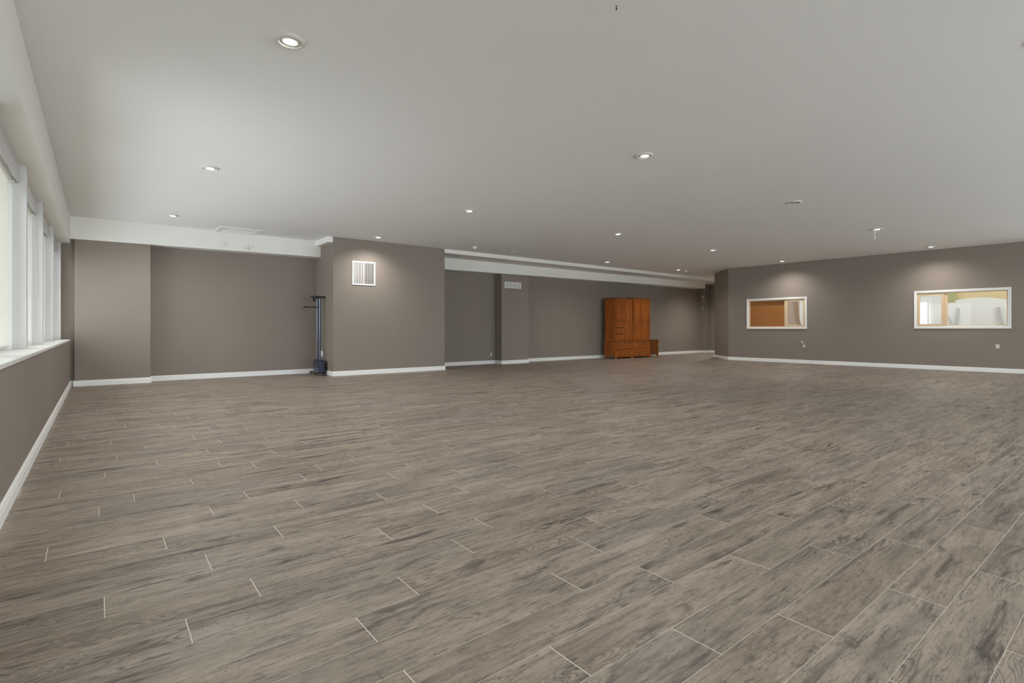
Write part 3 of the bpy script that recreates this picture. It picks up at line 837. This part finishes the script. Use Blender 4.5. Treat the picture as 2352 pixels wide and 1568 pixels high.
def panel(x0, x1, z0, z1, y):
    """raised-field panel, recessed behind the frame"""
    a, s = .004, .022
    yb, yf = y-.004, y-.012
    v = [(x0,yb,z0),(x1,yb,z0),(x1,yb,z1),(x0,yb,z1),(x0+s,yf,z0+s),(x1-s,yf,z0+s),(x1-s,yf,z1-s),(x0+s,yf,z1-s),(x0,y,z0),(x1,y,z0),(x1,y,z1),(x0,y,z1)]
    return v, [(0,1,5,4),(1,2,6,5),(2,3,7,6),(3,0,4,7),(4,5,6,7),(8,9,1,0),(9,10,2,1),(10,11,3,2),(11,8,0,3),(11,10,9,8)]
def drawer(parent, x0, x1, z0, z1, y, knobs, pull=0.0, mat=None):
    d = MB().cbox(x0, x1, y-.018-pull, y-pull+.004, z0, z1, .006).build('drawer', mat or M_pine, parent=parent)
    for kx in knobs: knob(d, kx, (z0+z1)/2, y-.018-pull)
    return d
def side_panels(parent, x, ys, zs, mat):
    """panelled left side: posts, rails and recessed boards facing -x"""
    y0, y1 = ys
    b = MB(); fw = .075
    y0 += .025
    b.box(x, x+.02, y0, y0+fw, zs[0], zs[-1]); b.box(x, x+.02, y1-fw, y1, zs[0], zs[-1])
    for i, z in enumerate(zs):
        lo, hi = (z, z+fw) if i == 0 else ((z-fw, z) if i == len(zs)-1 else (z-fw/2, z+fw/2))
        b.box(x, x+.02, y0+fw, y1-fw, lo, hi)
    s = b.build('side_frame', mat, parent=parent)
    for a, c in zip(zs, zs[1:]):
        w = (y1-y0-2*fw)
        n = 3
        for k in range(n):
            MB().box(x+.009, x+.018, y0+fw+w*k/n+.0015, y0+fw+w*(k+1)/n-.0015, a+fw*.5, c-fw*.5).build('side_board', mat, parent=s)

def wardrobe(name, label, x0, x1, y0, y1, H, mid, kind):
    t = thing(name, label, 'wardrobe', ((x0+x1)/2, y0, 0), 0, 'pine wardrobes')
    w = (x1-x0)/2; D = y1-y0
    # lower chest and upper cabinet carcasses
    MB().box(-w+.021, w-.02, .024, D, .10, mid-.012).build('lower_body', M_pine_in, parent=t)
    MB().box(-w+.031, w-.03, .024, D-.01, mid+.012, H-.03).build('upper_body', M_pine_in, parent=t)
    MB().box(w-.03, w-.01, .025, D-.01, mid+.012, H-.03).build('side_panel', M_pine, parent=t)
    MB().box(w-.02, w, .025, D, .10, mid-.012).build('side_panel', M_pine, parent=t)
    side_panels(t, -w, (.0, D), [.09, mid-.012], M_pine)
    side_panels(t, -w+.01, (.0, D-.01), [mid+.012, (mid+H)/2+.02, H-.03], M_pine)
    MB().box(-w-.012, w+.012, -.016, D+.004, mid-.012, mid+.012).build('waist_moulding', M_pine_dk, parent=t, bevel=.005)
    MB().prism([(-.022, H), (D, H), (D, H-.03), (.0, H-.03), (-.010, H-.022)], 'x', -w-.008, w+.008).build('top', M_pine_dk, parent=t)
    for sx in (-1, 1):
        for y in (.0, D-.06):
            a, c = (-w, -w+.06) if sx < 0 else (w-.06, w)
            MB().box(a, c, y, y+.06, 0, .10).build('leg', M_pine, parent=t)
    MB().box(-w+.06, w-.06, .006, .028, .055, .10).build('apron', M_pine, parent=t)
    # face frame
    f = MB()
    f.box(-w, -w+.06, 0, .024, .10, mid-.012).box(w-.06, w, 0, .024, .10, mid-.012).box(-w+.06, w-.06, 0, .024, mid-.075, mid-.012).box(-w+.06, w-.06, 0, .024, .10, .12)
    f.box(-w+.06, w-.06, 0, .024, (mid+.06)/2-.012, (mid+.06)/2+.012)
    f.build('lower_face_frame', M_pine, parent=t)
    zc = (mid+.06)/2
    for i, (za, zb) in enumerate(((.128, zc-.02), (zc+.02, mid-.085))):
        drawer(t, -w+.068, w-.068, za, zb, .012, (-w*.45, w*.45), .012 if (i == 1 and kind == 'chest') else 0)
    u = MB()
    u.box(-w+.01, -w+.055, 0, .024, mid+.012, H-.03).box(w-.055, w-.01, 0, .024, mid+.012, H-.03).box(-w+.055, w-.055, 0, .024, H-.085, H-.03).box(-w+.055, w-.055, 0, .024, mid+.012, mid+.04)
    if kind == 'chest': u.box(-.035, .01, 0, .024, mid+.04, H-.085)
    u.build('upper_face_frame', M_pine, parent=t)
    if kind == 'chest':
        a, c = -w+.058, -.038
        zt = H-.09; z3 = mid+.045
        zd = mid + (H-mid)*.50
        door(t, a, c, zd, zt, .006, [], .05, knobat=(c-.025, zd+.06))
        MB().box(a, c, .002, .022, zd-.055, zd-.008).build('rail', M_pine, parent=t)
        hh_ = (zd-.06-z3)/3
        for i in range(3):
            drawer(t, a+.008, c-.008, z3+i*hh_+.012, z3+(i+1)*hh_-.012, .008, ((a+c)/2,), .014 if i == 1 else 0)
        a, c = .013, w-.058
        door(t, a, c, z3, zt, .006, [mid+(H-mid)*.47], .05)
    else:
        z3, zt = mid+.043, H-.088
        sp = mid + (H-mid)*.49
        door(t, -w+.058, -.002, z3, zt, .006, [sp], .06, knobat=(-.030, sp))
        door(t, .002, w-.058, z3, zt, .006, [sp], .06, knobat=(.030, sp))
    return t
wardrobe('pine_wardrobe', 'stained pine wardrobe with a column of small drawers, left of the pair', 15.06, 16.045, 12.82, 13.37, 2.275, .635, 'chest')
wardrobe('pine_wardrobe', 'stained pine wardrobe with two tall panelled doors, right of the pair', 16.085, 17.16, 12.84, 13.41, 2.315, .635, 'doors')
# bedside cabinet
t = thing('bedside_cabinet', 'low dark pine bedside cabinet beside the two-door wardrobe', 'cabinet', (17.545, 12.97, 0))
w, D, H = .335, .42, .685
MB().box(-w+.02, w-.02, .022, D, .07, H-.03).build('body', M_pine_in, parent=t)
for s in (-1, 1):
    MB().box(s*(w-.02), s*w, .023, D, .07, H-.028).build('side_panel', M_pine_dk, parent=t)
    for y in (0, D-.05): MB().box(s*w, s*(w-.05), y, y+.05, 0, .07).build('leg', M_pine_dk, parent=t)
MB().box(-w-.012, w+.012, -.018, D, H-.028, H).build('top', M_pine_dk, parent=t, bevel=.006)
MB().box(-w+.05, w-.05, 0, .022, .072, .09).box(-w+.05, w-.05, 0, .022, H-.22, H-.195).box(-w+.05, w-.05, 0, .022, H-.06, H-.028).box(-w, -w+.05, 0, .022, .07, H-.028).box(w-.05, w, 0, .022, .07, H-.028).build('face_frame', M_pine_dk, parent=t)
drawer(t, -w+.052, w-.052, H-.192, H-.064, .010, (0,), mat=M_pine_dk)
door(t, -w+.052, -.002, .094, H-.224, .006, [], .05, M_pine_dk, (-.028, .33))
door(t, .002, w-.052, .094, H-.224, .006, [], .05, M_pine_dk, (.028, .33))
